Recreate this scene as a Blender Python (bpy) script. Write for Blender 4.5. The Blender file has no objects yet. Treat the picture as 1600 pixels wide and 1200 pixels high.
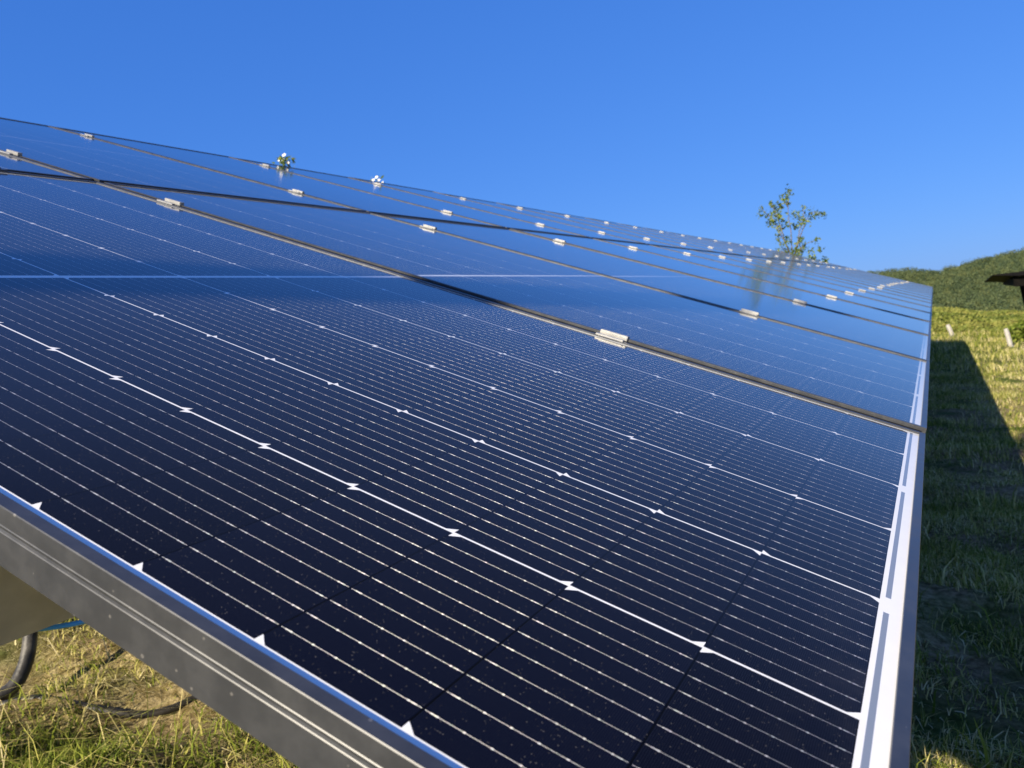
import bpy, bmesh, math, random
import numpy as np
from mathutils import Vector, Matrix, noise as mnoise
R = math.radians
scene = bpy.context.scene
COL = scene.collection

# ------------------------------------------------------------------ camera
cam_d = bpy.data.cameras.new('camera')
cam = bpy.data.objects.new('camera', cam_d); COL.objects.link(cam)
cam.matrix_world = Matrix(((0.46732476, 0.11852627, -0.8761045, -0.24758),
                           (-0.87554616, -0.07535547, -0.47722162, -0.02993),
                           (-0.12258256, 0.99008741, 0.06855974, 0.24472),
                           (0, 0, 0, 1)))
cam_d.sensor_width = 36.0
cam_d.lens = 1234.0 / 1600.0 * 36.0
cam_d.clip_start = 0.02; cam_d.clip_end = 6000
cam_d.dof.use_dof = True
cam_d.dof.focus_distance = 0.78
cam_d.dof.aperture_fstop = 15.0
scene.camera = cam

# ------------------------------------------------------------------ sun + sky
SUN = Vector((-1.7, 0.42, 1.0)).normalized()      # towards the sun
w = bpy.data.worlds.new('World'); scene.world = w; w.use_nodes = True
nt = w.node_tree
sky = nt.nodes.new('ShaderNodeTexSky'); sky.sky_type = 'NISHITA'; sky.sun_disc = False
sky.sun_elevation = math.asin(SUN.z)
sky.sun_rotation = math.atan2(SUN.x, SUN.y)
sky.altitude = 300; sky.air_density = 1.0; sky.dust_density = 0.15; sky.ozone_density = 3.0
bg = nt.nodes['Background']; bg.inputs[1].default_value = 0.115
EXPO = 1.0
# clear deep-blue morning air: grade the sky texture per channel
sep = nt.nodes.new('ShaderNodeSeparateColor'); cmbc = nt.nodes.new('ShaderNodeCombineColor')
nt.links.new(sky.outputs[0], sep.inputs[0])
for ch, (a_, g_) in enumerate(((.219, .68), (.43, .50), (.97, .36))):
    pw = nt.nodes.new('ShaderNodeMath'); pw.operation = 'POWER'; pw.inputs[1].default_value = g_
    mu = nt.nodes.new('ShaderNodeMath'); mu.operation = 'MULTIPLY'
    mu.inputs[1].default_value = a_ * .115 ** g_ / .115 / 2 ** EXPO
    ex = nt.nodes.new('ShaderNodeMath'); ex.operation = 'SUBTRACT'; ex.inputs[1].default_value = 11.5      # bright aureole round the sun stays whiter
    mx_ = nt.nodes.new('ShaderNodeMath'); mx_.operation = 'MAXIMUM'; mx_.inputs[1].default_value = 0.0
    ad = nt.nodes.new('ShaderNodeMath'); ad.operation = 'MULTIPLY_ADD'; ad.inputs[1].default_value = .9
    nt.links.new(sep.outputs[ch], pw.inputs[0]); nt.links.new(pw.outputs[0], mu.inputs[0])
    nt.links.new(sep.outputs[ch], ex.inputs[0]); nt.links.new(ex.outputs[0], mx_.inputs[0])
    nt.links.new(mx_.outputs[0], ad.inputs[0]); nt.links.new(mu.outputs[0], ad.inputs[2]); nt.links.new(ad.outputs[0], cmbc.inputs[ch])
# forward-scattered pale glow of the air on the sun's side of the sky
wtc = nt.nodes.new('ShaderNodeTexCoord'); dt = nt.nodes.new('ShaderNodeVectorMath'); dt.operation = 'DOT_PRODUCT'
nt.links.new(wtc.outputs['Generated'], dt.inputs[0]); dt.inputs[1].default_value = SUN
mr = nt.nodes.new('ShaderNodeMapRange'); mr.interpolation_type = 'SMOOTHSTEP'
mr.inputs[1].default_value = .08; mr.inputs[2].default_value = .95; mr.inputs[3].default_value = 0; mr.inputs[4].default_value = .50
nt.links.new(dt.outputs['Value'], mr.inputs[0])
sc_ = nt.nodes.new('ShaderNodeVectorMath'); sc_.operation = 'SCALE'; sc_.inputs[0].default_value = (1.0, .95, .85)
nt.links.new(mr.outputs[0], sc_.inputs['Scale'])
av = nt.nodes.new('ShaderNodeVectorMath'); av.operation = 'ADD'
nt.links.new(cmbc.outputs[0], av.inputs[0]); nt.links.new(sc_.outputs[0], av.inputs[1])
nt.links.new(av.outputs[0], bg.inputs[0])
sd = bpy.data.lights.new('sun', 'SUN'); sd.energy = 5.0; sd.angle = R(0.53); sd.color = (1.0, 0.87, 0.66)
sun = bpy.data.objects.new('sun', sd); COL.objects.link(sun)
sun.rotation_euler = SUN.to_track_quat('Z', 'Y').to_euler()
sun.location = (-8, 3, 9)
scene.view_settings.view_transform = 'Standard'; scene.view_settings.look = 'None'
scene.view_settings.exposure = EXPO; scene.view_settings.gamma = 1.0
scene.cycles.max_bounces = 6; scene.cycles.diffuse_bounces = 3; scene.cycles.glossy_bounces = 3
scene.cycles.transmission_bounces = 2; scene.cycles.transparent_max_bounces = 4

# ------------------------------------------------------------------ array frame of reference
T = R(22.0); cT, sT = math.cos(T), math.sin(T)
def PW(u, v, n=0.0):                              # point on the array plane -> world
    return Vector((u, v * cT - n * sT, v * sT + n * cT))
ARR = Matrix.Rotation(T, 4, 'X')
PITCH = 1.1545; MW = 1.1345; ML = 2.0388; RGAP = 0.020; NMOD = 19; LEN = NMOD * PITCH

def ground_z(X, Y):
    X = np.asarray(X, float); Y = np.asarray(Y, float)
    z = -.73 - .87 * (1 - np.exp(-np.maximum(X, -2) / 7)) + .07 * np.clip(Y, -6, 8)
    z = z - .0025 * np.maximum(X - 24, 0) ** 1.6
    return z + 0.0

# ------------------------------------------------------------------ helpers
def tag(o, label=None, cat=None, group=None, kind=None):
    if label: o['label'] = label
    if cat: o['category'] = cat
    if group: o['group'] = group
    if kind: o['kind'] = kind
    return o
def obj(name, me, mat=None, parent=None):
    o = bpy.data.objects.new(name, me); COL.objects.link(o)
    if mat is not None and not me.materials: me.materials.append(mat)
    if parent is not None: o.parent = parent
    return o
def empty(name, mw):
    o = bpy.data.objects.new(name, None); COL.objects.link(o); o.matrix_world = mw
    o.empty_display_size = .05
    return o
def mesh_np(name, V, F, k, smooth=False, col=None):
    """V (n,3), F (m,k) polygon index array, col (n,) float attribute"""
    me = bpy.data.meshes.new(name)
    V = np.ascontiguousarray(V, dtype=np.float32); F = np.ascontiguousarray(F, dtype=np.int32)
    me.vertices.add(len(V)); me.vertices.foreach_set('co', V.ravel())
    me.loops.add(F.size); me.loops.foreach_set('vertex_index', F.ravel())
    me.polygons.add(len(F)); me.polygons.foreach_set('loop_start', np.arange(0, F.size, k, dtype=np.int32))
    me.polygons.foreach_set('loop_total', np.full(len(F), k, dtype=np.int32))
    if smooth: me.polygons.foreach_set('use_smooth', np.ones(len(F), dtype=bool))
    me.update(calc_edges=True)
    if col is not None:
        for nm, arr in col.items():
            a = me.attributes.new(nm, 'FLOAT', 'POINT'); a.data.foreach_set('value', np.ascontiguousarray(arr, dtype=np.float32))
    me.validate()
    return me
def bm_mesh(name, bm, smooth=False):
    bmesh.ops.recalc_face_normals(bm, faces=bm.faces)
    me = bpy.data.meshes.new(name); bm.to_mesh(me); bm.free()
    if smooth:
        for p in me.polygons: p.use_smooth = True
    return me
def box(bm, x0, x1, y0, y1, z0, z1, bev=0.0):
    vs = [bm.verts.new((x, y, z)) for x in (x0, x1) for y in (y0, y1) for z in (z0, z1)]
    fs = [bm.faces.new([vs[i] for i in q]) for q in ((0, 1, 3, 2), (4, 6, 7, 5), (0, 4, 5, 1), (2, 3, 7, 6), (0, 2, 6, 4), (1, 5, 7, 3))]
    if bev > 0:
        es = set(e for f in fs for e in f.edges)
        bmesh.ops.bevel(bm, geom=list(es), offset=bev, segments=2, affect='EDGES', profile=.5)
def tube(bm, pts, rad, seg=10, cap=True):
    pts = [Vector(p) for p in pts]; n = len(pts)
    if not hasattr(rad, '__len__'): rad = [rad] * n
    rings = []; prev = None
    for i, p in enumerate(pts):
        t = (pts[min(i + 1, n - 1)] - pts[max(i - 1, 0)]).normalized()
        if prev is None: a = t.orthogonal().normalized()
        else:
            a = prev - t * prev.dot(t)
            a = a.normalized() if a.length > 1e-6 else t.orthogonal().normalized()
        prev = a; b = t.cross(a)
        rings.append([bm.verts.new(p + (a * math.cos(2 * math.pi * k / seg) + b * math.sin(2 * math.pi * k / seg)) * rad[i]) for k in range(seg)])
    for i in range(n - 1):
        for k in range(seg):
            bm.faces.new((rings[i][k], rings[i][(k + 1) % seg], rings[i + 1][(k + 1) % seg], rings[i + 1][k]))
    if cap:
        bm.faces.new(rings[0][::-1]); bm.faces.new(rings[-1])
def spline(P, n=12):
    P = [Vector(p) for p in P]; Q = [P[0] * 2 - P[1]] + P + [P[-1] * 2 - P[-2]]; out = []
    for i in range(1, len(Q) - 2):
        for k in range(n):
            t = k / n; a, b, c, d = Q[i - 1:i + 3]
            out.append(.5 * ((2 * b) + (c - a) * t + (2 * a - 5 * b + 4 * c - d) * t * t + (3 * b - a - 3 * c + d) * t ** 3))
    out.append(P[-1]); return out

# ------------------------------------------------------------------ node helpers
class NB:
    def __init__(self, name):
        self.m = bpy.data.materials.new(name); self.m.use_nodes = True
        self.t = self.m.node_tree; self.n = self.t.nodes; self.b = self.n['Principled BSDF']
    def new(self, ty, **kw):
        nd = self.n.new(ty)
        for k, v in kw.items(): setattr(nd, k, v)
        return nd
    def put(self, sock, v):
        if isinstance(v, bpy.types.NodeSocket): self.t.links.new(v, sock)
        elif v is not None: sock.default_value = v
    def math(self, op, a, b=None, c=None, clamp=False):
        nd = self.new('ShaderNodeMath', operation=op); nd.use_clamp = clamp
        for i, v in enumerate((a, b, c)):
            if v is not None: self.put(nd.inputs[i], v)
        return nd.outputs[0]
    def mix(self, f, a, b):
        nd = self.new('ShaderNodeMix', data_type='RGBA')
        self.put(nd.inputs[0], f)
        self.put(nd.inputs[6], a if isinstance(a, bpy.types.NodeSocket) else (*a, 1))
        self.put(nd.inputs[7], b if isinstance(b, bpy.types.NodeSocket) else (*b, 1))
        return nd.outputs[2]
    def noise(self, scale, detail=3, vec=None, rough=.5, out=0):
        nd = self.new('ShaderNodeTexNoise'); nd.inputs['Scale'].default_value = scale
        nd.inputs['Detail'].default_value = detail; nd.inputs['Roughness'].default_value = rough
        if vec is not None: self.t.links.new(vec, nd.inputs['Vector'])
        return nd.outputs[out]
    def ramp(self, f, stops):
        nd = self.new('ShaderNodeValToRGB'); r = nd.color_ramp
        while len(r.elements) < len(stops): r.elements.new(.5)
        for e, (p, c) in zip(r.elements, stops): e.position = p; e.color = (*c, 1)
        self.t.links.new(f, nd.inputs[0]); return nd.outputs[0]
    def smooth(self, v, a, b, lo=0.0, hi=1.0):
        nd = self.new('ShaderNodeMapRange'); nd.interpolation_type = 'SMOOTHSTEP'
        self.put(nd.inputs['Value'], v); nd.inputs[1].default_value = a; nd.inputs[2].default_value = b
        nd.inputs[3].default_value = lo; nd.inputs[4].default_value = hi
        return nd.outputs[0]
    def attr(self, name):
        nd = self.new('ShaderNodeAttribute', attribute_name=name); return nd.outputs['Fac']
    def bump(self, h, strength, dist):
        nd = self.new('ShaderNodeBump'); nd.inputs['Strength'].default_value = strength; nd.inputs['Distance'].default_value = dist
        self.t.links.new(h, nd.inputs['Height']); self.t.links.new(nd.outputs[0], self.b.inputs['Normal'])
    def coords(self, which='Object'):
        return self.new('ShaderNodeTexCoord').outputs[which]
    def set(self, **kw):
        for k, v in kw.items():
            k = k.replace('_', ' ')
            self.put(self.b.inputs[k], (*v, 1) if isinstance(v, tuple) and len(v) == 3 else v)

# ---- the glazed cell face
def panel_material():
    q = NB('cell_glass'); M = q.math
    tc = q.coords(); sx = q.new('ShaderNodeSeparateXYZ'); q.t.links.new(tc, sx.inputs[0])
    x, y = sx.outputs[0], sx.outputs[1]
    P = 0.184; H = 0.08985; X0 = 0.0155; Y0 = 0.0255; L = ML
    X = M('DIVIDE', M('SUBTRACT', x, X0), P)
    ci = M('FLOOR', X); fx = M('MULTIPLY', M('FRACT', X), P)
    dx = M('MINIMUM', fx, M('SUBTRACT', P, fx))
    low = M('LESS_THAN', y, L / 2)
    ym = M('MINIMUM', y, M('SUBTRACT', L, y))
    Yr = M('DIVIDE', M('SUBTRACT', ym, Y0), H)
    fy = M('MULTIPLY', M('FRACT', Yr), H)
    dyu = M('SUBTRACT', H, fy)
    dy = M('MINIMUM', fy, dyu)
    odd = M('GREATER_THAN', M('MODULO', M('ADD', ci, 20), 2), .5)
    # chamfer at the up-slope end of even columns, down-slope end of odd ones (mirrored in the upper half)
    sel = M('ABSOLUTE', M('SUBTRACT', M('SUBTRACT', 1.0, odd), low))      # 0 -> use dyu
    dch = M('ADD', M('MULTIPLY', dyu, M('SUBTRACT', 1.0, sel)), M('MULTIPLY', fy, sel))
    cham = M('LESS_THAN', M('ADD', M('MULTIPLY', dx, 1.15), dch), 0.0082)
    inx = M('MULTIPLY', M('GREATER_THAN', X, 0.0), M('LESS_THAN', X, 6.0))
    iny = M('MULTIPLY', M('GREATER_THAN', Yr, 0.0), M('LESS_THAN', Yr, 11.0))
    inside = M('MULTIPLY', inx, iny)
    gap = M('LESS_THAN', dx, 0.00105)
    cell = M('MULTIPLY', inside, M('SUBTRACT', 1.0, M('MAXIMUM', gap, cham)))
    rowline = M('LESS_THAN', dy, 0.0006)
    # busbars: 9 wires at k/10 of the cell width
    bx = M('MULTIPLY', M('FRACT', M('MULTIPLY', M('FRACT', X), 10.0)), P / 10)
    dbx = M('MINIMUM', bx, M('SUBTRACT', P / 10, bx))
    awaycol = M('GREATER_THAN', dx, 0.006)
    along = M('GREATER_THAN', dy, 0.0010)
    wire = M('MULTIPLY', M('LESS_THAN', dbx, 0.00017), M('MULTIPLY', awaycol, along))
    pad_y = M('ABSOLUTE', M('SUBTRACT', M('FRACT', M('DIVIDE', M('SUBTRACT', fy, 0.0012), 0.0147)), .5))
    pad = M('MULTIPLY', M('MULTIPLY', M('LESS_THAN', pad_y, 0.045), M('LESS_THAN', dbx, 0.00055)), awaycol)
    endpad = M('MULTIPLY', M('MULTIPLY', M('LESS_THAN', M('ABSOLUTE', M('SUBTRACT', dy, 0.0055)), 0.0016), M('LESS_THAN', dbx, 0.00042)), awaycol)
    metal = M('MULTIPLY', M('MAXIMUM', M('MAXIMUM', wire, pad), endpad), cell)
    # fingers
    fg = M('ABSOLUTE', M('SUBTRACT', M('FRACT', M('DIVIDE', y, 0.00125)), .5))
    finger = M('MULTIPLY', M('LESS_THAN', fg, 0.055), cell)
    # per cell tone
    wn = q.new('ShaderNodeTexWhiteNoise', noise_dimensions='3D')
    cmb = q.new('ShaderNodeCombineXYZ'); q.put(cmb.inputs[0], ci); q.put(cmb.inputs[1], M('ADD', M('FLOOR', Yr), M('MULTIPLY', low, 30)))
    oi = q.new('ShaderNodeObjectInfo'); q.put(cmb.inputs[2], M('MULTIPLY', oi.outputs['Random'], 97.0))
    q.t.links.new(cmb.outputs[0], wn.inputs['Vector'])
    cellcol = q.mix(wn.outputs[0], (.0012, .0020, .0075), (.0020, .0034, .0120))
    c = q.mix(finger, cellcol, (.014, .018, .032))
    c = q.mix(M('MULTIPLY', rowline, cell), c, (.0006, .0010, .003))
    # wire colour, with sparkle and tinted glints painted in by noise
    mp = q.new('ShaderNodeMapping'); mp.inputs['Scale'].default_value = (60, 900, 1); q.t.links.new(tc, mp.inputs[0])
    nz = q.noise(1.0, 2, mp.outputs[0]); nz2 = q.noise(3.2, 2, tc)
    hue = q.noise(.6, 1, mp.outputs[0], out=1)
    spark = q.mix(.25, (.86, .84, .80), hue)
    bright = M('MULTIPLY', q.smooth(nz, .34, .64, .48, 1.0), q.smooth(nz2, .3, .7, .65, 1.0))
    wc = q.mix(bright, (.16, .17, .20), spark)
    # back sheet and string ribbons at both short ends
    edge = M('MULTIPLY', inx, M('MULTIPLY', M('GREATER_THAN', ym, 0.0178), M('LESS_THAN', ym, 0.0218)))
    def gapc(k):
        return M('GREATER_THAN', M('ABSOLUTE', M('SUBTRACT', x, X0 + P * k - .006)), 0.0150)
    ribbon = M('MULTIPLY', edge, M('MULTIPLY', gapc(2), gapc(4)))
    backs = q.mix(q.noise(40, 4, tc), (.76, .755, .72), (.84, .835, .79))
    backs = q.mix(ribbon, backs, (.20, .24, .30))
    c = q.mix(cell, backs, c)
    # dust: fine specks and faint film
    vor = q.new('ShaderNodeTexVoronoi'); vor.inputs['Scale'].default_value = 800; q.t.links.new(tc, vor.inputs['Vector'])
    vr = q.new('ShaderNodeSeparateColor'); q.t.links.new(vor.outputs['Color'], vr.inputs[0])
    rsize = M('MULTIPLY', M('POWER', vr.outputs[0], 8.0), .30)
    speck = M('MULTIPLY', M('LESS_THAN', vor.outputs['Distance'], rsize), .25)
    vor2 = q.new('ShaderNodeTexVoronoi'); vor2.inputs['Scale'].default_value = 38; q.t.links.new(tc, vor2.inputs['Vector'])
    vr2 = q.new('ShaderNodeSeparateColor'); q.t.links.new(vor2.outputs['Color'], vr2.inputs[0])
    speck2 = M('MULTIPLY', M('LESS_THAN', vor2.outputs['Distance'], M('MULTIPLY', M('POWER', vr2.outputs[1], 16.0), .06)), .3)
    film = M('MULTIPLY', q.smooth(q.noise(2.2, 5, tc, .65), .40, .75), .004)
    dust = M('MAXIMUM', M('MAXIMUM', speck, speck2), M('ADD', film, .001))
    mps = q.new('ShaderNodeMapping'); mps.inputs['Scale'].default_value = (26, 1.6, 1); q.t.links.new(tc, mps.inputs[0])
    streak = q.smooth(q.noise(1.0, 4, mps.outputs[0], .6), .52, .80)
    lowedge = q.smooth(y, .0, .09, 1.0, 0.0)
    silt = M('MULTIPLY', lowedge, q.smooth(q.noise(14, 4, tc, .7), .38, .7))
    dust = M('ADD', dust, M('ADD', M('MULTIPLY', streak, .003), M('MULTIPLY', silt, .035)))
    c = q.mix(dust, c, (.40, .37, .32))
    q.set(Base_Color=c, Roughness=.085, IOR=1.42)
    q.b.inputs['Specular IOR Level'].default_value = 0.0
    # anti-reflective solar glass: almost no reflection face-on, a full one at grazing angles
    lw = q.new('ShaderNodeLayerWeight'); lw.inputs[0].default_value = .5
    fr = M('MULTIPLY', M('POWER', lw.outputs['Facing'], 6.1), 1.36, clamp=True)
    gl = q.new('ShaderNodeBsdfGlossy'); gl.inputs['Roughness'].default_value = .085
    gm_ = q.new('ShaderNodeMixShader'); q.put(gm_.inputs[0], fr)
    wb = q.new('ShaderNodeBsdfPrincipled')
    q.put(wb.inputs['Base Color'], wc); wb.inputs['Metallic'].default_value = .58; wb.inputs['Roughness'].default_value = .60
    wb.inputs['Anisotropic'].default_value = .9
    tg = q.new('ShaderNodeCombineXYZ'); tg.inputs[0].default_value = 1.0; q.t.links.new(tg.outputs[0], wb.inputs['Tangent'])
    ms = q.new('ShaderNodeMixShader'); q.put(ms.inputs[0], metal)
    q.t.links.new(q.b.outputs[0], ms.inputs[1]); q.t.links.new(wb.outputs[0], ms.inputs[2])
    q.t.links.new(ms.outputs[0], gm_.inputs[1]); q.t.links.new(gl.outputs[0], gm_.inputs[2])
    q.t.links.new(gm_.outputs[0], q.n['Material Output'].inputs[0])
    q.b.inputs['Sheen Weight'].default_value = .038
    q.b.inputs['Sheen Roughness'].default_value = .35
    q.b.inputs['Sheen Tint'].default_value = (.82, .92, 1, 1)
    return q.m
M_PANEL = panel_material()

def simple(name, c0, c1, scale=20, rough=.5, metallic=0.0, bump=0.0, bd=.002, **kw):
    q = NB(name); tc = q.coords()
    n = q.noise(scale, 5, tc, .6)
    q.set(Base_Color=q.mix(q.smooth(n, .3, .7), c0, c1), Roughness=rough, Metallic=metallic, **kw)
    if bump: q.bump(n, bump, bd)
    return q.m
def frame_material():
    q = NB('anodised_frame'); tc = q.coords()
    mp = q.new('ShaderNodeMapping'); mp.inputs['Scale'].default_value = (30, 30, 30); q.t.links.new(tc, mp.inputs[0])
    n = q.noise(1.0, 5, mp.outputs[0], .65)
    c = q.mix(q.smooth(n, .35, .7), (.048, .051, .056), (.068, .071, .076))
    v = q.new('ShaderNodeTexVoronoi'); v.inputs['Scale'].default_value = 130; q.t.links.new(tc, v.inputs['Vector'])
    s = q.new('ShaderNodeSeparateColor'); q.t.links.new(v.outputs['Color'], s.inputs[0])
    sp = q.math('LESS_THAN', v.outputs['Distance'], q.math('MULTIPLY', q.math('POWER', s.outputs[0], 14.0), .18))
    c = q.mix(q.math('MULTIPLY', sp, .4), c, (.30, .29, .27))
    q.set(Base_Color=c, Roughness=q.smooth(n, .2, .8, .30, .40), Metallic=.35)
    return q.m
M_FRAME = frame_material()
M_ALU = simple('mill_aluminium', (.27, .27, .265), (.35, .35, .34), 60, .42, .5)
M_BOLT = simple('steel_bolt', (.35, .35, .36), (.5, .5, .5), 90, .3, 1.0)
M_GALV = simple('galvanised_steel', (.58, .54, .40), (.78, .73, .56), 14, .5, .25, .15, .003)
M_BLACKP = simple('black_plastic', (.012, .012, .012), (.03, .028, .025), 40, .45)
M_BLUE = simple('blue_cable', (.07, .42, .80), (.10, .50, .88), 40, .35)

# ------------------------------------------------------------------ solar panels
def frame_mesh():
    prof = [(.0, -.0335), (0, -.0134), (-.00034, -.0128), (0, -.0122), (.0004, -.0107), (0, -.0092), (-.00034, -.0086), (0, -.0080),
            (0, .0025), (.0005, .0031), (.0086, .0031), (.0090, .0027), (.0090, -.0009), (.0070, -.0012), (.0070, -.0310), (.026, -.0310), (.026, -.0335)]
    bm = bmesh.new(); rings = []
    for d, n in prof:
        rings.append([bm.verts.new(p) for p in ((d, d, n), (MW - d, d, n), (MW - d, ML - d, n), (d, ML - d, n))])
    m = len(rings)
    for i in range(m):
        a, b = rings[i], rings[(i + 1) % m]
        for k in range(4): bm.faces.new((a[k], a[(k + 1) % 4], b[(k + 1) % 4], b[k]))
    return bm_mesh('frame', bm)
def glass_mesh():
    bm = bmesh.new(); box(bm, .0085, MW - .0085, .0085, ML - .0085, -.0045, 0.0)
    return bm_mesh('glass', bm)
def jbox_mesh():
    bm = bmesh.new(); box(bm, MW / 2 - .05, MW / 2 + .05, ML / 2 - .03, ML / 2 + .03, -.022, -.0046, .002)
    return bm_mesh('junction_box', bm)
def gap_shade_mesh():  # added black strip that draws the dark of the seam gap
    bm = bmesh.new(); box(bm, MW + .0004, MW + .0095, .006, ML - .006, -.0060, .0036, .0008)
    return bm_mesh('gap_shade_strip', bm)
M_GAP_SHADE = simple('gap_shade_black', (.006, .006, .006), (.012, .012, .012), 50, .8, Specular_IOR_Level=.1)  # near-black colour standing in for shade between panels
GSH = gap_shade_mesh(); GSH.materials.append(M_GAP_SHADE)
FR, GL, JB = frame_mesh(), glass_mesh(), jbox_mesh()
FR.materials.append(M_FRAME); GL.materials.append(M_PANEL); JB.materials.append(M_BLACKP)
ORD = ['first', 'second', 'third', 'fourth', 'fifth', 'sixth', 'seventh', 'eighth', 'ninth', 'tenth', 'eleventh', 'twelfth',
       'thirteenth', 'fourteenth', 'fifteenth', 'sixteenth', 'seventeenth', 'eighteenth', 'nineteenth']
proto = empty('solar_panel', ARR.copy())
pparts = [obj('frame', FR, None, proto), obj('glass', GL, None, proto), obj('junction_box', JB, None, proto), obj('gap_shade_strip', GSH, None, proto)]
rnd = random.Random(4)
first = True
for row in range(2):
    for k in range(NMOD):
        if first: o = proto; first = False
        else:
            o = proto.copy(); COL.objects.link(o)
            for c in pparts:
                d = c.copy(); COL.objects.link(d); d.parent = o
        jit = Matrix.Rotation(R(rnd.uniform(-.05, .05)), 4, 'X') @ Matrix.Rotation(R(rnd.uniform(-.06, .06)), 4, 'Y')
        if row == 0 and k == 0: jit = Matrix.Identity(4)
        dn = 0.0 if (row == 0 and k == 0) else (.0050 if row == 0 else .003)
        if row == 0 and k > 0: jit = Matrix.Rotation(-.0020, 4, 'X') @ jit
        o.matrix_world = ARR @ Matrix.Translation((k * PITCH, row * (ML + RGAP), dn)) @ jit
        where = 'lower' if row == 0 else 'upper'
        if k == 0: lb = f'dark blue solar panel nearest the camera in the {where} row'
        elif k == NMOD - 1: lb = f'dark blue solar panel at the far end of the {where} row'
        else: lb = f'{ORD[k]} dark blue solar panel from the camera in the {where} row'
        tag(o, lb, 'solar panel', 'dark blue solar panels of the tilted array')

# ------------------------------------------------------------------ clamps on the seams
CL_V = [.545, 1.745, 2.44, 3.80]
def clamp_mesh():
    bm = bmesh.new(); h = .0275
    P = [(-.0185, .0058), (-.0078, .0058), (-.0078, -.016), (.0050, -.016), (.0050, .0112), (.0185, .0112), (.0185, .0022),
         (.0076, .0022), (.0076, -.0190), (-.0104, -.0190), (-.0104, .0022), (-.0185, .0022)]
    a = [bm.verts.new((x, -h, z)) for x, z in P]; b = [bm.verts.new((x, h, z)) for x, z in P]
    bm.faces.new(a); bm.faces.new(b[::-1])
    for i in range(len(P)): bm.faces.new((a[i], b[i], b[(i + 1) % len(P)], a[(i + 1) % len(P)]))
    bmesh.ops.recalc_face_normals(bm, faces=bm.faces)
    bmesh.ops.bevel(bm, geom=[e for e in bm.edges], offset=.0006, segments=2, affect='EDGES')
    return bm_mesh('clamp_body', bm)
def bolt_mesh():
    bm = bmesh.new()
    tube(bm, [(-.0014, 0, -.016), (-.0014, 0, -.0095)], .0062, 6)
    tube(bm, [(-.0014, 0, -.0095), (-.0014, 0, -.0085)], .0035, 10)
    return bm_mesh('bolt', bm)
CM, BM_ = clamp_mesh(), bolt_mesh(); CM.materials.append(M_ALU); BM_.materials.append(M_BOLT)
cproto = None
LEVEL = ['lowest', 'second lowest', 'second highest', 'highest']
for k in range(1, NMOD):
    for j, v in enumerate(CL_V):
        if cproto is None:
            o = cproto = empty('panel_clamp', ARR.copy()); cp = [obj('clamp_body', CM, None, o), obj('bolt', BM_, None, o)]
        else:
            o = cproto.copy(); COL.objects.link(o)
            for c in (cp if k < 7 else cp[:1]):
                d = c.copy(); COL.objects.link(d); d.parent = o
        vv = v + rnd.uniform(-.02, .02) if k > 1 else v + (.0, .02, .005, 0)[j]
        o.matrix_world = ARR @ Matrix.Translation((k * PITCH - (PITCH - MW) / 2, vv, (0.0 if k == 1 else .0050 - .0020 * vv) if j < 2 else .003)) @ Matrix.Rotation(R(rnd.uniform(-1.5, 1.5)), 4, 'Z')
        tag(o, f'{LEVEL[j]} silver clamp on the {ORD[k-1]} seam between panels from the camera', 'clamp', 'silver clamps holding the panel edges')
# small clip in the gap between the rows, near the left edge of the picture
bm = bmesh.new(); box(bm, -.018, .018, -.013, .013, .0025, .0065, .001); box(bm, -.015, .015, -.007, .007, -.02, .0022); box(bm, -.006, .006, -.005, .005, .0067, .010, .001)
o = obj('gap_clip', bm_mesh('gap_clip', bm), M_FRAME); o.matrix_world = ARR @ Matrix.Translation((.885, ML + RGAP / 2, .0))
tag(o, 'small dark clip in the black gap between the two panel rows', 'clip')

# ------------------------------------------------------------------ rack under the array
rack = empty('mounting_rack', Matrix.Identity(4))
tag(rack, 'galvanised steel rack of purlins, rafters and posts carrying the solar array', 'rack')
def arr_bm(fn):
    bm = bmesh.new(); fn(bm); bmesh.ops.transform(bm, matrix=ARR, verts=bm.verts); return bm
for v in (.56, 1.74, 2.44, 3.80):
    def f(bm):
        d = .105
        box(bm, -.42, LEN - .02, v - .022, v - .018, -.0345 - d, -.0345)          # web
        box(bm, -.42, LEN - .02, v - .018, v + .030, -.0385, -.0345)              # top flange
        box(bm, -.42, LEN - .02, v - .018, v + .030, -.0345 - d, -.0305 - d)      # bottom flange
        box(bm, -.42, LEN - .02, v + .026, v + .030, -.0305 - d, -.018 - d)
    obj('purlin', bm_mesh('purlin', arr_bm(f)), M_GALV, rack)
for u in (2.2, 5.8, 9.4, 13.0, 16.6, 20.2):
    def f(bm):
        box(bm, u - .03, u + .03, .25, 3.95, -.27, -.1405, .003)
    obj('rafter', bm_mesh('rafter', arr_bm(f)), M_GALV, rack)
    for v in (.9, 3.2):
        top = PW(u, v, -.255); gz = float(ground_z(u, top.y))
        bm = bmesh.new(); box(bm, u - .04, u + .04, top.y - .04, top.y + .04, gz - .2, top.z, .004)
        obj('post', bm_mesh('post', bm), M_GALV, rack)

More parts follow.
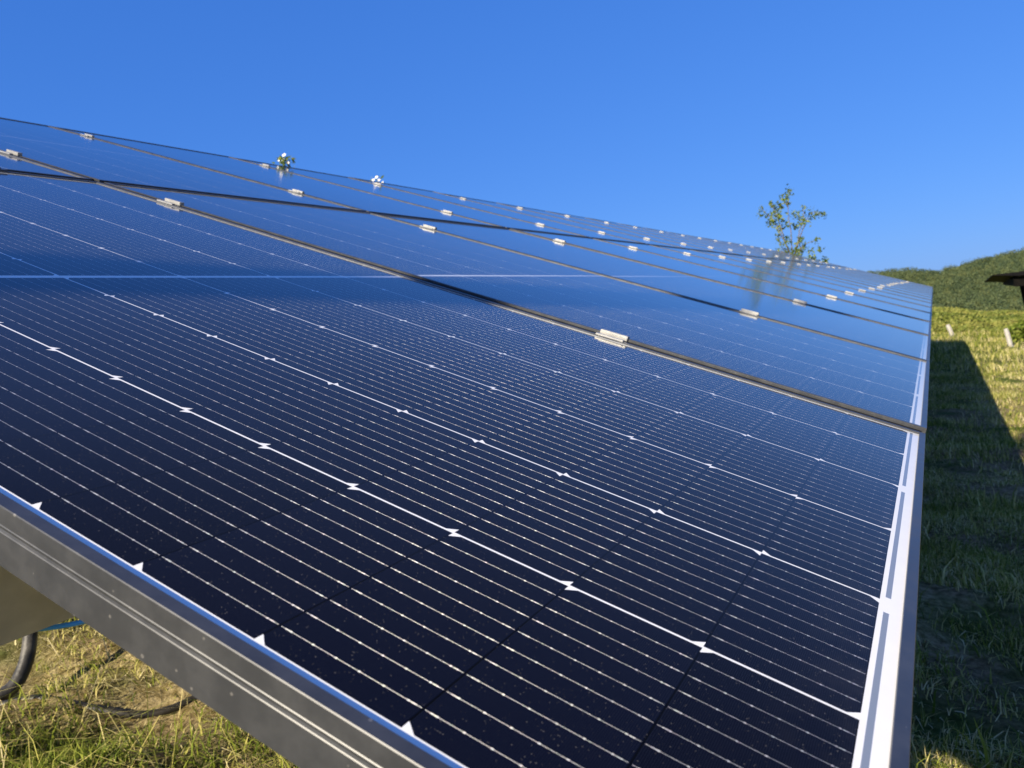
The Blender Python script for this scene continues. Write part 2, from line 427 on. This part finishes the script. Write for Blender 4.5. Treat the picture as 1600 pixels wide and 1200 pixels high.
# ------------------------------------------------------------------ ground
def ground_material():
    q = NB('straw_and_soil'); g = q.new('ShaderNodeNewGeometry').outputs['Position']
    a = q.noise(1.1, 4, g, .6); b = q.noise(28, 6, g, .7); c = q.noise(.25, 3, g)
    soil = q.mix(q.smooth(b, .3, .7), (.07, .048, .024), (.32, .23, .13))
    straw = q.mix(q.smooth(b, .35, .7), (.17, .13, .05), (.50, .41, .22))
    green = q.mix(q.smooth(b, .3, .7), (.035, .055, .012), (.10, .13, .03))
    k = q.mix(q.smooth(a, .42, .62), soil, straw)
    pos = q.new('ShaderNodeSeparateXYZ'); q.t.links.new(g, pos.inputs[0])
    far = q.smooth(pos.outputs[0], 6, 22, 0.0, .8)
    gm = q.math('MAXIMUM', q.smooth(q.noise(1.7, 4, g, .6), .42, .66), far)
    q.set(Base_Color=q.mix(gm, k, green), Roughness=.95)
    q.b.inputs['Specular IOR Level'].default_value = .03
    q.bump(q.noise(60, 6, g, .7), .8, .03)
    return q.m
M_GROUND = ground_material()
def axis(parts):
    out = []
    for a, b, n in parts: out += list(np.linspace(a, b, n, endpoint=False))
    return np.array(out + [parts[-1][1]])
gx = axis([(-900, -60, 14), (-60, -8, 30), (-8, -1, 30), (-1, 8, 220), (8, 26, 160), (26, 60, 60), (60, 420, 30)])
gy = axis([(-900, -60, 14), (-60, -8, 30), (-8, -3, 40), (-3, 5, 200), (5, 12, 40), (12, 60, 30), (60, 900, 14)])
GX, GY = np.meshgrid(gx, gy, indexing='ij')
def rough_ground(X, Y):
    # lumps, mounds; same function for grass roots
    lump = .045 * np.sin(5.2 * X + 2.2 * np.sin(2.9 * Y)) * np.sin(4.6 * Y + 1.9 * np.sin(3.3 * X + 1)) * np.exp(-((X - 1.6) / 2.4) ** 2 - ((Y - 2.2) / 2.6) ** 2)
    return (lump + .030 * np.sin(3.1 * X + 1.7 * Y + .5) * np.sin(2.3 * Y - 1.1 * X + 1.3) + .018 * np.sin(7.7 * X - 5.1 * Y) * np.sin(6.3 * Y + 4.1 * X + 2)
            + .010 * np.sin(17 * X + 3 * Y) * np.sin(14 * Y - 6 * X + 1))
def gfull(X, Y):
    near = np.exp(-((X - 1.6) / 2.6) ** 2 - ((Y - 2.4) / 2.2) ** 2)
    return gbase(X, Y) + near * (.013 * np.sin(23 * X + 4 * np.sin(5 * Y)) * np.sin(19 * Y + 3 * np.sin(7 * X)) + .008 * np.sin(41 * X + 13 * Y) * np.sin(37 * Y - 17 * X))
def gbase(X, Y):
    r = np.hypot(X, Y)
    base = ground_z(np.minimum(X, 200), Y)
    fall = -.03 * np.maximum(r - 60, 0) - .00002 * np.maximum(r - 60, 0) ** 2
    return np.maximum(base, -30) + rough_ground(X, Y) * np.clip(1.2 - r / 60, 0, 1) + np.maximum(fall, -30)
GZ = gfull(GX, GY)
nx, ny = GX.shape
V = np.stack([GX.ravel(), GY.ravel(), GZ.ravel()], 1)
I = np.arange(nx * ny).reshape(nx, ny)
F = np.stack([I[:-1, :-1], I[1:, :-1], I[1:, 1:], I[:-1, 1:]], -1).reshape(-1, 4)
tag(obj('ground', mesh_np('ground', V, F, 4, True), M_GROUND), kind='structure')

# ------------------------------------------------------------------ cables by the near end
def lie(x, y, r): return Vector((x, y, float(gfull(x, y)) + r * .75))
def cable_mat(name, c0, c1, ring):
    q = NB(name); tc = q.coords(); n = q.noise(18, 4, tc, .6)
    q.set(Base_Color=q.mix(q.smooth(n, .35, .7), c0, c1), Roughness=.55)
    q.bump(q.noise(120, 3, tc), .4, .003); return q.m
M_HOSE = cable_mat('dusty_conduit', (.016, .015, .014), (.085, .08, .07), True)
bm = bmesh.new(); rr = .022
pts = spline([PW(1.36, 3.1, -.05), Vector((1.33, 2.80, .35)), Vector((1.25, 2.66, -.15)), Vector((1.21, 2.65, -.42)), Vector((1.13, 2.60, -.62)), lie(1.03, 2.62, rr), lie(.86, 2.80, rr), lie(.6, 3.1, rr), lie(.1, 3.3, rr)], 10)
tube(bm, pts, rr, 12)
tag(obj('ground_tube', bm_mesh('ground_tube', bm, True), M_HOSE), 'grey black conduit hanging from under the array and bending onto the grass', 'conduit')
M_DARK_TUBE = cable_mat('dark_tube', (.010, .009, .007), (.035, .030, .022), True)
bm = bmesh.new()
pts = spline([lie(.98, 2.60, -.012), lie(1.07, 2.44, -.008), lie(1.12, 2.26, -.004), lie(1.21, 2.13, .0), lie(1.34, 2.06, .0), lie(1.55, 2.00, rr), lie(2.0, 1.9, rr), lie(3.0, 1.7, rr)], 10)
tube(bm, pts, .0125, 12)  # thin dark tube, partly sunk into the ground
tag(obj('ground_tube', bm_mesh('ground_tube', bm, True), M_DARK_TUBE), 'thin dark tube lying across the straw below the near panel frame', 'conduit')
bm = bmesh.new()
pts = spline([PW(-.02, .62, -.132), PW(.028, .60, -.128), PW(.058, .575, -.149), PW(.085, .55, -.150), PW(.115, .52, -.134), PW(.145, .50, -.10), PW(.18, .52, -.06)], 10)
tube(bm, pts, .0019, 8)
tag(obj('cable', bm_mesh('cable', bm, True), M_BLUE), 'thin bright blue cable looping out below the purlin', 'cable')

# ------------------------------------------------------------------ grass
def grass_material():
    q = NB('grass_blades'); t = q.attr('tint'); h = q.attr('tip')
    g = q.new('ShaderNodeNewGeometry').outputs['Position']
    patch = q.noise(.9, 3, g, .55)
    v = q.math('ADD', t, q.math('MULTIPLY', q.math('SUBTRACT', patch, .5), 1.1))
    c = q.ramp(v, [(0.0, (.028, .055, .005)), (.28, (.080, .125, .010)), (.50, (.22, .26, .03)), (.68, (.52, .45, .15)), (1.0, (.78, .68, .40))])
    c = q.mix(q.math('MULTIPLY', h, .25), c, (.30, .32, .10))
    q.set(Base_Color=c, Roughness=.7)
    q.b.inputs['Specular IOR Level'].default_value = .06
    # thin leaves let some light through
    tr = q.new('ShaderNodeBsdfTranslucent'); q.t.links.new(c, tr.inputs[0])
    mx = q.new('ShaderNodeMixShader'); mx.inputs[0].default_value = .25
    q.t.links.new(q.b.outputs[0], mx.inputs[1]); q.t.links.new(tr.outputs[0], mx.inputs[2])
    q.t.links.new(mx.outputs[0], q.n['Material Output'].inputs[0])
    return q.m
M_GRASS = grass_material()
rng = np.random.default_rng(7)
def blades(X, Y, hgt, wid, lean=.6, tint=None):
    n = len(X); Z = gfull(X, Y)
    ang = rng.uniform(0, 2 * np.pi, n); ln = hgt * lean * rng.uniform(.2, 1.6, n)
    la = rng.uniform(0, 2 * np.pi, n)
    dx, dy = np.cos(ang), np.sin(ang); lx, ly = np.cos(la) * ln, np.sin(la) * ln
    B = np.stack([X, Y, Z - .01], 1); W = np.stack([dx, dy, 0 * dx], 1) * wid[:, None]
    m1 = B + np.stack([lx * .25, ly * .25, hgt * .55], 1)
    tp = B + np.stack([lx, ly, hgt * np.clip(1 - .35 * (ln / hgt) ** 2, .15, 1)], 1)
    V = np.stack([B - W, B + W, m1 + W * .75, m1 - W * .75, tp + W * .12, tp - W * .12], 1).reshape(-1, 3)
    i = np.arange(n)[:, None] * 6
    F = np.concatenate([i + np.array([0, 1, 2, 3]), i + np.array([3, 2, 4, 5])], 0)
    tt = rng.beta(2.2, 2.2, n) if tint is None else tint
    return V, F, np.repeat(tt, 6), np.tile([0, 0, .5, .5, 1, 1.0], n)
def clumped(n, x0, x1, y0, y1, s=.5, thr=0.0):
    X = rng.uniform(x0, x1, n * 2); Y = rng.uniform(y0, y1, n * 2)
    d = np.sin(5.3 * X + 2.1 * Y) + np.sin(4.7 * Y - 3.3 * X + 1.1) + np.sin(11 * X - 7 * Y + .4) * .8 + np.sin(1.7 * X + .9 * Y)
    keep = rng.uniform(-2.6, 2.6, n * 2) * s < d - thr
    return X[keep][:n], Y[keep][:n]
parts = []
def addg(n, x0, x1, y0, y1, h, wdt, lean=.6, s=.8, thr=0, tint=None):
    X, Y = clumped(n, x0, x1, y0, y1, s, thr); m = len(X)
    H = h * rng.uniform(.35, 1.25, m) * (1 + .3 * np.sin(2.9 * X + 1.3) * np.sin(2.3 * Y))
    parts.append(blades(X, Y, H, wdt * rng.uniform(.6, 1.3, m), lean, None if tint is None else np.clip(rng.normal(tint, .13, m), 0, 1)))
# seen below the near edge of the array
addg(34000, .3, 3.4, 1.0, 4.6, .055, .0024, 1.0, .7, .1, .47)
addg(11000, .3, 3.4, 1.0, 4.6, .055, .0032, .8, .4, 1.1, .26)
addg(3500, .3, 3.4, 1.0, 4.6, .13, .0016, 1.5, .8, .2, .72)
addg(300, .3, 3.4, 1.0, 4.6, .24, .0015, 1.2, .9, 0, .70)
addg(22000, .3, 3.4, 1.0, 4.6, .030, .0018, 2.4, 1.2, -.4, .84)      # litter of dry straw
addg(9000, .3, 3.4, 1.0, 4.6, .035, .0034, 1.8, .8, .2, .52)
addg(22000, 3.4, 9, 1.0, 6.5, .10, .003)
# the strip on the right
addg(60000, 1.3, 6.5, -1.2, .9, .060, .0018, .8)
addg(8000, 1.3, 6.5, -1.2, .9, .05, .0022, 2.0, .9, 0, .8)
addg(46000, 6.5, 16, -3.0, 1.2, .085, .0032, .8)
addg(26000, 16, 30, -5.0, 3, .16, .006, .7)
addg(24000, 2, 30, -9, -2.5, .14, .005, .8)
addg(12000, -8, 6, -7, .8, .12, .004, .8)
addg(12000, -8, .5, 1, 8, .12, .004, .8)
addg(14000, 9, 30, 1, 12, .16, .007, .8)
off = 0; VV = []; FF = []; TT = []; HH = []
for v_, f_, t_, h_ in parts:
    VV.append(v_); FF.append(f_ + off); TT.append(t_); HH.append(h_); off += len(v_)
me = mesh_np('grass', np.concatenate(VV), np.concatenate(FF), 4, False, {'tint': np.concatenate(TT), 'tip': np.concatenate(HH)})
tag(obj('grass', me, M_GRASS), 'short yellow green grass and dry straw around the array', 'grass', kind='stuff')

# ------------------------------------------------------------------ leaf-cloud helper
def leaf_quads(C, size, aspect=.55, flat=0.0):
    """C (n,3) centres -> random oriented pointed leaves (4 verts)"""
    n = len(C); a = rng.normal(size=(n, 3)); a /= np.linalg.norm(a, axis=1)[:, None]
    b = rng.normal(size=(n, 3)); b -= a * (a * b).sum(1)[:, None]; b /= np.linalg.norm(b, axis=1)[:, None]
    s = size * rng.uniform(.6, 1.35, n); s = s[:, None]
    V = np.stack([C - a * s, C + b * s * aspect, C + a * s, C - b * s * aspect], 1).reshape(-1, 3)
    return V, np.arange(n * 4).reshape(n, 4)
def leaf_material(name, dark, mid, light, pscale=.4, trans=.25):
    q = NB(name); t = q.attr('tint')
    g = q.new('ShaderNodeNewGeometry').outputs['Position']
    v = q.math('ADD', t, q.math('MULTIPLY', q.math('SUBTRACT', q.noise(pscale, 3, g), .5), .7))
    c = q.ramp(v, [(0.05, dark), (.5, mid), (.95, light)])
    q.set(Base_Color=c, Roughness=.6); q.b.inputs['Specular IOR Level'].default_value = .25
    tr = q.new('ShaderNodeBsdfTranslucent'); q.t.links.new(c, tr.inputs[0])
    mx = q.new('ShaderNodeMixShader'); mx.inputs[0].default_value = trans
    q.t.links.new(q.b.outputs[0], mx.inputs[1]); q.t.links.new(tr.outputs[0], mx.inputs[2])
    q.t.links.new(mx.outputs[0], q.n['Material Output'].inputs[0])
    return q.m
M_BRUSH = leaf_material('brush_leaves', (.09, .12, .020), (.17, .20, .035), (.26, .25, .06))
M_FOREST = leaf_material('forest_leaves', (.050, .078, .036), (.085, .118, .048), (.15, .17, .058), .02, .3)
M_SAP = leaf_material('sapling_leaves', (.06, .11, .012), (.15, .21, .025), (.28, .32, .06), 2.0, .45)
M_BARK = simple('bark', (.10, .075, .05), (.20, .16, .11), 25, .9, 0, .5, .01)

# low brush beyond the posts
def polar(rn, az):
    return rn * np.cos(az), rn * np.sin(az)
n = 110000
az = rng.uniform(R(-24), R(9), n); rr_ = rng.uniform(29, 46, n)
X, Y = polar(rr_, az)
hh = (.22 + .10 * np.sin(X * 1.3 + 2 * np.sin(Y * .9)) * np.sin(Y * 1.7) + .42 * np.clip((az - R(-3)) / R(3.2), 0, 1.3)) * np.clip((rr_ - 28) / 4, .3, 1)
Z = ground_z(X, Y) + rng.uniform(0, 1, n) ** .6 * np.maximum(hh, .10) + .004 * (rr_ - 29)
C = np.stack([X, Y, Z], 1); Vq, Fq = leaf_quads(C, .055)
tint = np.repeat(np.clip(rng.normal(.5, .2, n) + .3 * np.sin(X * .9 + Y), 0, 1), 4)
tag(obj('brush', mesh_np('brush', Vq, Fq, 4, False, {'tint': tint}), M_BRUSH), 'yellow green brush growing thick behind the fence posts', 'brush', kind='stuff')

# ------------------------------------------------------------------ hill and forest
D0, D1 = 330.0, 640.0
def hill_z(r, a):                                    # a in degrees
    s = np.interp(a, [-60, -30, -16, -9, -5, -3, 0, 3.6, 7, 14, 40, 60], [2.6, 2.4, 1.9, 1.5, .78, .30, -.05, .48, .40, .55, .8, .8])
    top = .245 + D1 * np.tan(np.radians(s)); bot = .245 - D0 * np.tan(R(4.6))
    t = np.clip((r - D0) / (D1 - D0), -.4, 1.6)
    up = bot + (top - bot) * np.where(t < 1, t, 1 - .5 * (t - 1))
    return up + 2.0 * np.sin(r * .021 + a * .55) * np.sin(a * .9 + .3) * np.clip(t, 0, 1)
ra = np.linspace(150, 900, 60); aa = np.linspace(-60, 60, 160)
RA, AA = np.meshgrid(ra, aa, indexing='ij')
HX, HY = RA * np.cos(np.radians(AA)), RA * np.sin(np.radians(AA))
V = np.stack([HX.ravel(), HY.ravel(), hill_z(RA, AA).ravel()], 1)
I = np.arange(V.shape[0]).reshape(RA.shape)
F = np.stack([I[:-1, :-1], I[1:, :-1], I[1:, 1:], I[:-1, 1:]], -1).reshape(-1, 4)
M_HILL = simple('hill_floor', (.02, .035, .010), (.05, .06, .02), .05, .95)
tag(obj('hill', mesh_np('hill', V, F, 4, True), M_HILL), kind='structure')
nT = 5200
ta = np.concatenate([rng.uniform(-14, 6, 3000), rng.uniform(-50, 50, nT - 3000)])
tr_ = np.sqrt(rng.uniform(D0 ** 2, (D1 + 15) ** 2, nT))
tx, ty = tr_ * np.cos(np.radians(ta)), tr_ * np.sin(np.radians(ta)); tz = hill_z(tr_, ta)
th = rng.uniform(3.2, 6.2, nT) * (1 + .25 * (rng.random(nT) > .93)); tw = th * rng.uniform(.36, .55, nT)
near = np.abs(ta + 4) < 11
Cs = []; Ts = []; Ss = []
for grp, per, sz in ((near, 120, .34), (~near, 34, .8)):
    k = np.where(grp)[0]; m = len(k)
    d = rng.normal(size=(m, per, 3)); d /= np.linalg.norm(d, axis=2)[..., None]
    rad = rng.uniform(.72, 1.08, (m, per)) ** 1
    lob = 1 + .22 * np.sin(d[..., 0] * 4 + k[:, None]) * np.sin(d[..., 2] * 5 + k[:, None] * 1.7)
    P3 = d * (rad * lob)[..., None]
    P3[..., 0] *= tw[k][:, None]; P3[..., 1] *= tw[k][:, None]; P3[..., 2] *= (th[k] * .5)[:, None]
    P3[..., 0] += tx[k][:, None]; P3[..., 1] += ty[k][:, None]; P3[..., 2] += (tz[k] + th[k] * .5)[:, None]
    Cs.append(P3.reshape(-1, 3)); Ss.append(np.full(m * per, sz))
    Ts.append((np.clip(rng.normal(.5, .22, m), 0, 1)[:, None] + rng.normal(0, .08, (m, per))).ravel())
C = np.concatenate(Cs); S = np.concatenate(Ss); Tt = np.concatenate(Ts)
Vq, Fq = leaf_quads(C, S, .8)
tag(obj('forest', mesh_np('forest', Vq, Fq, 4, False, {'tint': np.repeat(Tt, 4)}), M_FOREST), 'dense green woodland covering the hill on the right', 'forest', kind='stuff')

# ------------------------------------------------------------------ young tree behind the array
r0, az0 = 27.0, R(8.1)
B0 = Vector((r0 * math.cos(az0), r0 * math.sin(az0), 0))
right = Vector((math.sin(az0), -math.cos(az0), 0)); fwd = Vector((math.cos(az0), math.sin(az0), 0)); upv = Vector((0, 0, 1))
PXM = 1234.0 / r0 * .98
bz = float(gfull(B0.x, B0.y))
tree = empty('young_tree', Matrix.Translation((B0.x, B0.y, bz)))
tag(tree, 'thin young tree with sparse green leaves rising behind the array', 'tree')
zr = .245 + r0 * math.tan(R(2.36))                    # level where it clears the array
def tp(px, py, dep=0.0):                              # crop-space offset (7.5 px per photo px) -> local
    ox = (px - 560) / 7.5 / PXM; oz = (930 - py) / 7.5 / PXM
    c, s = math.cos(R(5.5)), math.sin(R(5.5))
    ox, oz = ox * c - oz * s * -1 * 0 , oz
    return right * (ox * .87 - .04) + fwd * dep + upv * (zr + oz - bz)
clusters = [(580, 195), (590, 235), (495, 250), (550, 300), (540, 275), (235, 340), (355, 315), (375, 345), (460, 350), (450, 320), (285, 400), (210, 400), (400, 400), (390, 430), (320, 480), (300, 510), (370, 530),
            (400, 550), (440, 480), (470, 500), (440, 585), (520, 570), (590, 440), (650, 465), (650, 490), (720, 410), (720, 530), (745, 560), (680, 580), (610, 590), (600, 560), (805, 450), (860, 490), (950, 500), (920, 490), (820, 500),
            (400, 660), (400, 700), (480, 690), (520, 730), (650, 730), (620, 760), (690, 800), (680, 830), (600, 870), (640, 860), (500, 880), (470, 830), (540, 930), (520, 910), (600, 940), (560, 950), (640, 950), (680, 960), (770, 860), (760, 930), (780, 970), (840, 765), (870, 860),
            (800, 1000), (850, 1010), (900, 1000), (930, 990), (365, 810), (415, 915), (500, 950), (560, 900), (610, 910), (520, 960), (545, 955), (575, 965), (600, 960), (530, 900), (480, 930), (620, 985), (500, 860), (590, 900), (430, 760), (560, 830), (340, 420), (420, 380), (430, 450), (360, 460)]
stems = [[(560, 930), (545, 800), (555, 650), (545, 500), (550, 350), (585, 190)], [(545, 930), (500, 800), (430, 640), (380, 500), (290, 400), (235, 330)],
         [(550, 930), (480, 760), (440, 560), (400, 420), (360, 310)], [(560, 930), (600, 800), (680, 650), (740, 540), (820, 460), (950, 500)],
         [(565, 930), (620, 760), (660, 620), (720, 500), (720, 400)], [(570, 930), (640, 850), (690, 790), (840, 760)], [(590, 960), (660, 980), (770, 940), (790, 1000), (930, 990)],
         [(540, 930), (440, 800), (400, 680)], [(550, 350), (500, 280), (490, 240)], [(500, 900), (430, 830), (365, 810)], [(650, 850), (640, 760), (655, 690)]]
bm = bmesh.new()
tube(bm, [(0, 0, -.2), (.02, .01, (zr - bz) * .5), tuple(tp(560, 930))], [.055, .045, .03], 8)
for i, s in enumerate(stems):
    d0 = rng.uniform(-.3, .3)
    pp = spline([tp(x, y, d0 * k / len(s)) for k, (x, y) in enumerate(s)], 4)
    m = len(pp); tube(bm, pp, [.020 * (1 - .75 * k / m) for k in range(m)], 5)
obj('trunk', bm_mesh('trunk', bm, True), M_BARK, tree)
C = []
for (px, py) in clusters:
    c = tp(px, py, rng.uniform(-.35, .35))
    for k in range(rng.integers(15, 24)):
        C.append(np.array(c) + rng.normal(0, 1, 3) * np.array([.055, .055, .06]))
for s in stems:                                        # single leaves along the stems
    for k in range(14):
        j = rng.integers(0, len(s) - 1); t = rng.random(); a, b = s[j], s[j + 1]
        C.append(np.array(tp(a[0] + (b[0] - a[0]) * t, a[1] + (b[1] - a[1]) * t, rng.uniform(-.2, .2))) + rng.normal(0, .04, 3))
for k in range(260):                                   # lower foliage, below the array's edge line
    C.append(np.array(tp(rng.normal(590, 110), rng.uniform(960, 1600), rng.uniform(-.5, .5))))
C = np.array(C); Vq, Fq = leaf_quads(C, .052, .50)
obj('crown', mesh_np('crown', Vq, Fq, 4, False, {'tint': np.repeat(np.clip(rng.normal(.5, .25, len(C)), 0, 1), 4)}), M_SAP, tree)

# ------------------------------------------------------------------ white flowers over the top edge
M_PETAL = simple('white_petals', (.78, .78, .72), (.85, .85, .82), 50, .6)
M_DISC = simple('yellow_disc', (.55, .34, .04), (.65, .42, .06), 50, .7)
M_STEM = simple('flower_stem', (.06, .10, .02), (.12, .17, .04), 40, .7)
def ridge_point(az, back=.12):
    Y = (2 * ML + RGAP) * cT + back; return Vector(((Y + .03) / math.tan(az) - .248, Y, 0))
def flower_plant(az, elev, heads, label, leaves):
    p = ridge_point(R(az)); gz = float(gfull(p.x, p.y))
    o = empty('wildflower', Matrix.Translation((p.x, p.y, gz)))
    tag(o, label, 'flower', 'white wildflowers behind the top edge')
    r = math.hypot(p.x + .248, p.y + .03); top = .245 + r * math.tan(R(elev)) - gz
    rt = Vector((math.sin(R(az)), -math.cos(R(az)), 0)); sc = 1234 / math.hypot(r, top + gz) * .97
    bs = bmesh.new()
    for i, (hx, hy, hs) in enumerate(heads):
        c = rt * (hx / sc) + Vector((0, 0, top + hy / sc)) + Vector((rng.uniform(-.02, .02), rng.uniform(-.02, .02), 0))
        tube(bs, spline([(rng.uniform(-.03, .03), rng.uniform(-.03, .03), -.05), (c.x * .4, c.y * .4, c.z * .5), c - Vector((0, 0, .008))], 5), .0022, 5)
        bp = bmesh.new(); rad = hs / sc
        face = Vector((-.85, -.2, .5)).normalized(); a = face.orthogonal().normalized(); b = face.cross(a)
        for k in range(14):
            t = 2 * math.pi * k / 14; d = a * math.cos(t) + b * math.sin(t); e = a * -math.sin(t) + b * math.cos(t)
            q = [c + d * rad * .25 - e * rad * .09, c + d * rad * .25 + e * rad * .09, c + d * rad + e * rad * .17 - face * rad * .25, c + d * rad - e * rad * .17 - face * rad * .25]
            vs = [bp.verts.new(v) for v in q]; bp.faces.new(vs)
        hd = obj('flower_head', bm_mesh('flower_head', bp), M_PETAL, o)
        bd = bmesh.new(); bmesh.ops.create_icosphere(bd, subdivisions=2, radius=rad * .34, matrix=Matrix.Translation(c + face * rad * .05))
        obj('flower_disc', bm_mesh('flower_disc', bd, True), M_DISC, hd)
    obj('stem', bm_mesh('stem', bs, True), M_STEM, o)
    n = leaves; C = np.stack([rng.normal(0, .030, n), rng.normal(0, .030, n), rng.uniform(top - .5, top + .035, n)], 1)
    Vq, Fq = leaf_quads(C, .020, .35)
    obj('leaves', mesh_np('leaves', Vq, Fq, 4, False, {'tint': np.repeat(rng.random(n), 4)}), M_SAP, o)
flower_plant(42.45, 13.15, [(-7, 5, 2.9), (0, 10, 2.8), (1, 3, 2.9), (5, -2, 2.2)], 'clump of white daisy-like flowers with dark leaves over the top edge, left of the pair', 420)
flower_plant(36.35, 11.45, [(-3, 1, 2.2), (0, 4, 2.3), (3, 1, 2.1), (7, -4, 1.6)], 'smaller low clump of white flowers over the top edge, right of the pair', 150)

# ------------------------------------------------------------------ stakes, shelter, shrub, pole
M_STAKE = simple('weathered_stake', (.30, .285, .255), (.44, .42, .38), 30, .85, 0, .5, .01)
def stake(azt, elt, azb, elb, r, w, label):
    b = Vector((r * math.cos(R(azb)), r * math.sin(R(azb)), 0)); b.z = float(gfull(b.x, b.y)) - .15
    t = Vector((r * math.cos(R(azt)), r * math.sin(R(azt)), .245 + r * math.tan(R(elt))))
    bm = bmesh.new()
    pts = [b + (t - b) * k / 5 + Vector((0, rng.normal(0, .004), 0)) for k in range(6)]
    tube(bm, pts, [w, w * .97, w * 1.02, w * .95, w, w * .8], 7)
    tag(obj('fence_post', bm_mesh('fence_post', bm), M_STAKE), label, 'fence post', 'pale leaning posts at the edge of the brush')
stake(-3.78, -3.72, -4.07, -4.92, 22.4, .055, 'taller pale wooden post leaning left, under the dark shelter roof')
stake(-.64, -3.12, -.93, -4.3, 27.5, .065, 'short pale wooden post beside the far corner of the array shadow')

M_ROOF = simple('dark_roof_sheet', (.002, .002, .003), (.004, .004, .005), 6, .7, Specular_IOR_Level=.08)
M_DWOOD = simple('dark_timber', (.002, .002, .002), (.006, .005, .004), 14, .8, 0, .4, .01, Specular_IOR_Level=.08)
sr = 24.0
sp = Vector((sr * math.cos(R(-3.22)), sr * math.sin(R(-3.22)), 0))
zt = .245 + sr * math.tan(R(-.33))
sh_ = empty('shelter', Matrix.Translation((sp.x, sp.y, float(gfull(sp.x, sp.y - 2)))))
tag(sh_, 'open shelter with dark flat roof at the right edge', 'shelter')
ox = sh_.location
def lbox(name, x0, x1, y0, y1, z0, z1, mat, bev=.01, tf=None):
    bm = bmesh.new(); box(bm, x0 - ox.x, x1 - ox.x, y0 - ox.y, y1 - ox.y, z0 - ox.z, z1 - ox.z, bev)
    if tf: bmesh.ops.transform(bm, matrix=tf, verts=bm.verts)
    return obj(name, bm_mesh(name, bm), mat, sh_)
bm = bmesh.new()       # wedge roof: thin at its left eave, thicker to the right
L0 = sp.y; zz = zt - ox.z
prof = [(0, 0.012), (-3.6, .012), (-3.6, -.07), (-.55, -.09), (-.30, -.045), (0, -.008)]
for xx in (0,):
    a = [bm.verts.new((-.6, y, zz + z)) for y, z in prof]; b = [bm.verts.new((3.4, y, zz + z - .19)) for y, z in prof]
    bm.faces.new(a); bm.faces.new(b[::-1])
    for i in range(len(prof)): bm.faces.new((a[i], b[i], b[(i + 1) % len(prof)], a[(i + 1) % len(prof)]))
obj('roof', bm_mesh('roof', bm), M_ROOF, sh_)
lbox('beam', sp.x - .35, sp.x + 3.2, L0 - .60, L0 - .46, zt - .34, zt - .152, M_DWOOD)
lbox('beam', sp.x - .45, sp.x - .31, L0 - 3.3, L0 - .46, zt - .36, zt - .125, M_DWOOD)
gzz = float(gfull(sp.x, sp.y - 1.5))
for (px_, py_) in ((sp.x - .28, L0 - .90), (sp.x + 3.0, L0 - .90), (sp.x - .28, L0 - 3.1), (sp.x + 3.0, L0 - 3.1)):
    bm = bmesh.new()
    tube(bm, [(px_ - ox.x, py_ - ox.y - .22, gzz - ox.z - .2), (px_ - ox.x, py_ - ox.y, zt - .30 - ox.z)], .07, 8)
    obj('post', bm_mesh('post', bm), M_DWOOD, sh_)

# bright shrub at the right edge
def shrub(name, x, y, rx, rz, n, size, mat, label, cat, group=None):
    gz = float(gfull(x, y)); o = empty(name, Matrix.Translation((x, y, gz))); tag(o, label, cat, group)
    d = rng.normal(size=(n, 3)); d /= np.linalg.norm(d, axis=1)[:, None]
    lob = 1 + .25 * np.sin(d[:, 0] * 5) * np.sin(d[:, 2] * 4 + 1)
    C = d * (rng.uniform(.35, 1.05, n) * lob)[:, None] * np.array([rx, rx, rz]) + np.array([0, 0, rz * .85])
    C[:, 2] = np.abs(C[:, 2])
    Vq, Fq = leaf_quads(C, size, .55)
    obj('crown', mesh_np('crown', Vq, Fq, 4, False, {'tint': np.repeat(np.clip(rng.normal(.6, .2, n), 0, 1), 4)}), mat, o)
    bm = bmesh.new()
    for k in range(6):
        t = k * 1.05; tube(bm, [(0, 0, -.05), (math.cos(t) * rx * .3, math.sin(t) * rx * .3, rz * .7), (math.cos(t) * rx * .7, math.sin(t) * rx * .7, rz * 1.3)], [.02, .014, .006], 5)
    obj('stem', bm_mesh('stem', bm), M_BARK, o)
shrub('shrub', 23.3, -2.02, .42, .34, 1600, .055, M_SAP, 'bright green shrub beside the taller leaning post', 'shrub')

M_POLE = simple('pole_wood', (.12, .085, .055), (.22, .17, .12), 12, .85, 0, .5, .01)
pb = Vector((-5.1, 1.86, float(gfull(-5.1, 1.86)) - .3)); ptop = Vector((-5.1, 2.80, 7.9))
bm = bmesh.new(); tube(bm, [pb + (ptop - pb) * k / 8 for k in range(9)], [.125 - .0045 * k for k in range(9)], 16)
tag(obj('utility_pole', bm_mesh('utility_pole', bm, True), M_POLE), 'weathered wooden pole standing behind the camera, casting its shadow on the panels', 'pole')
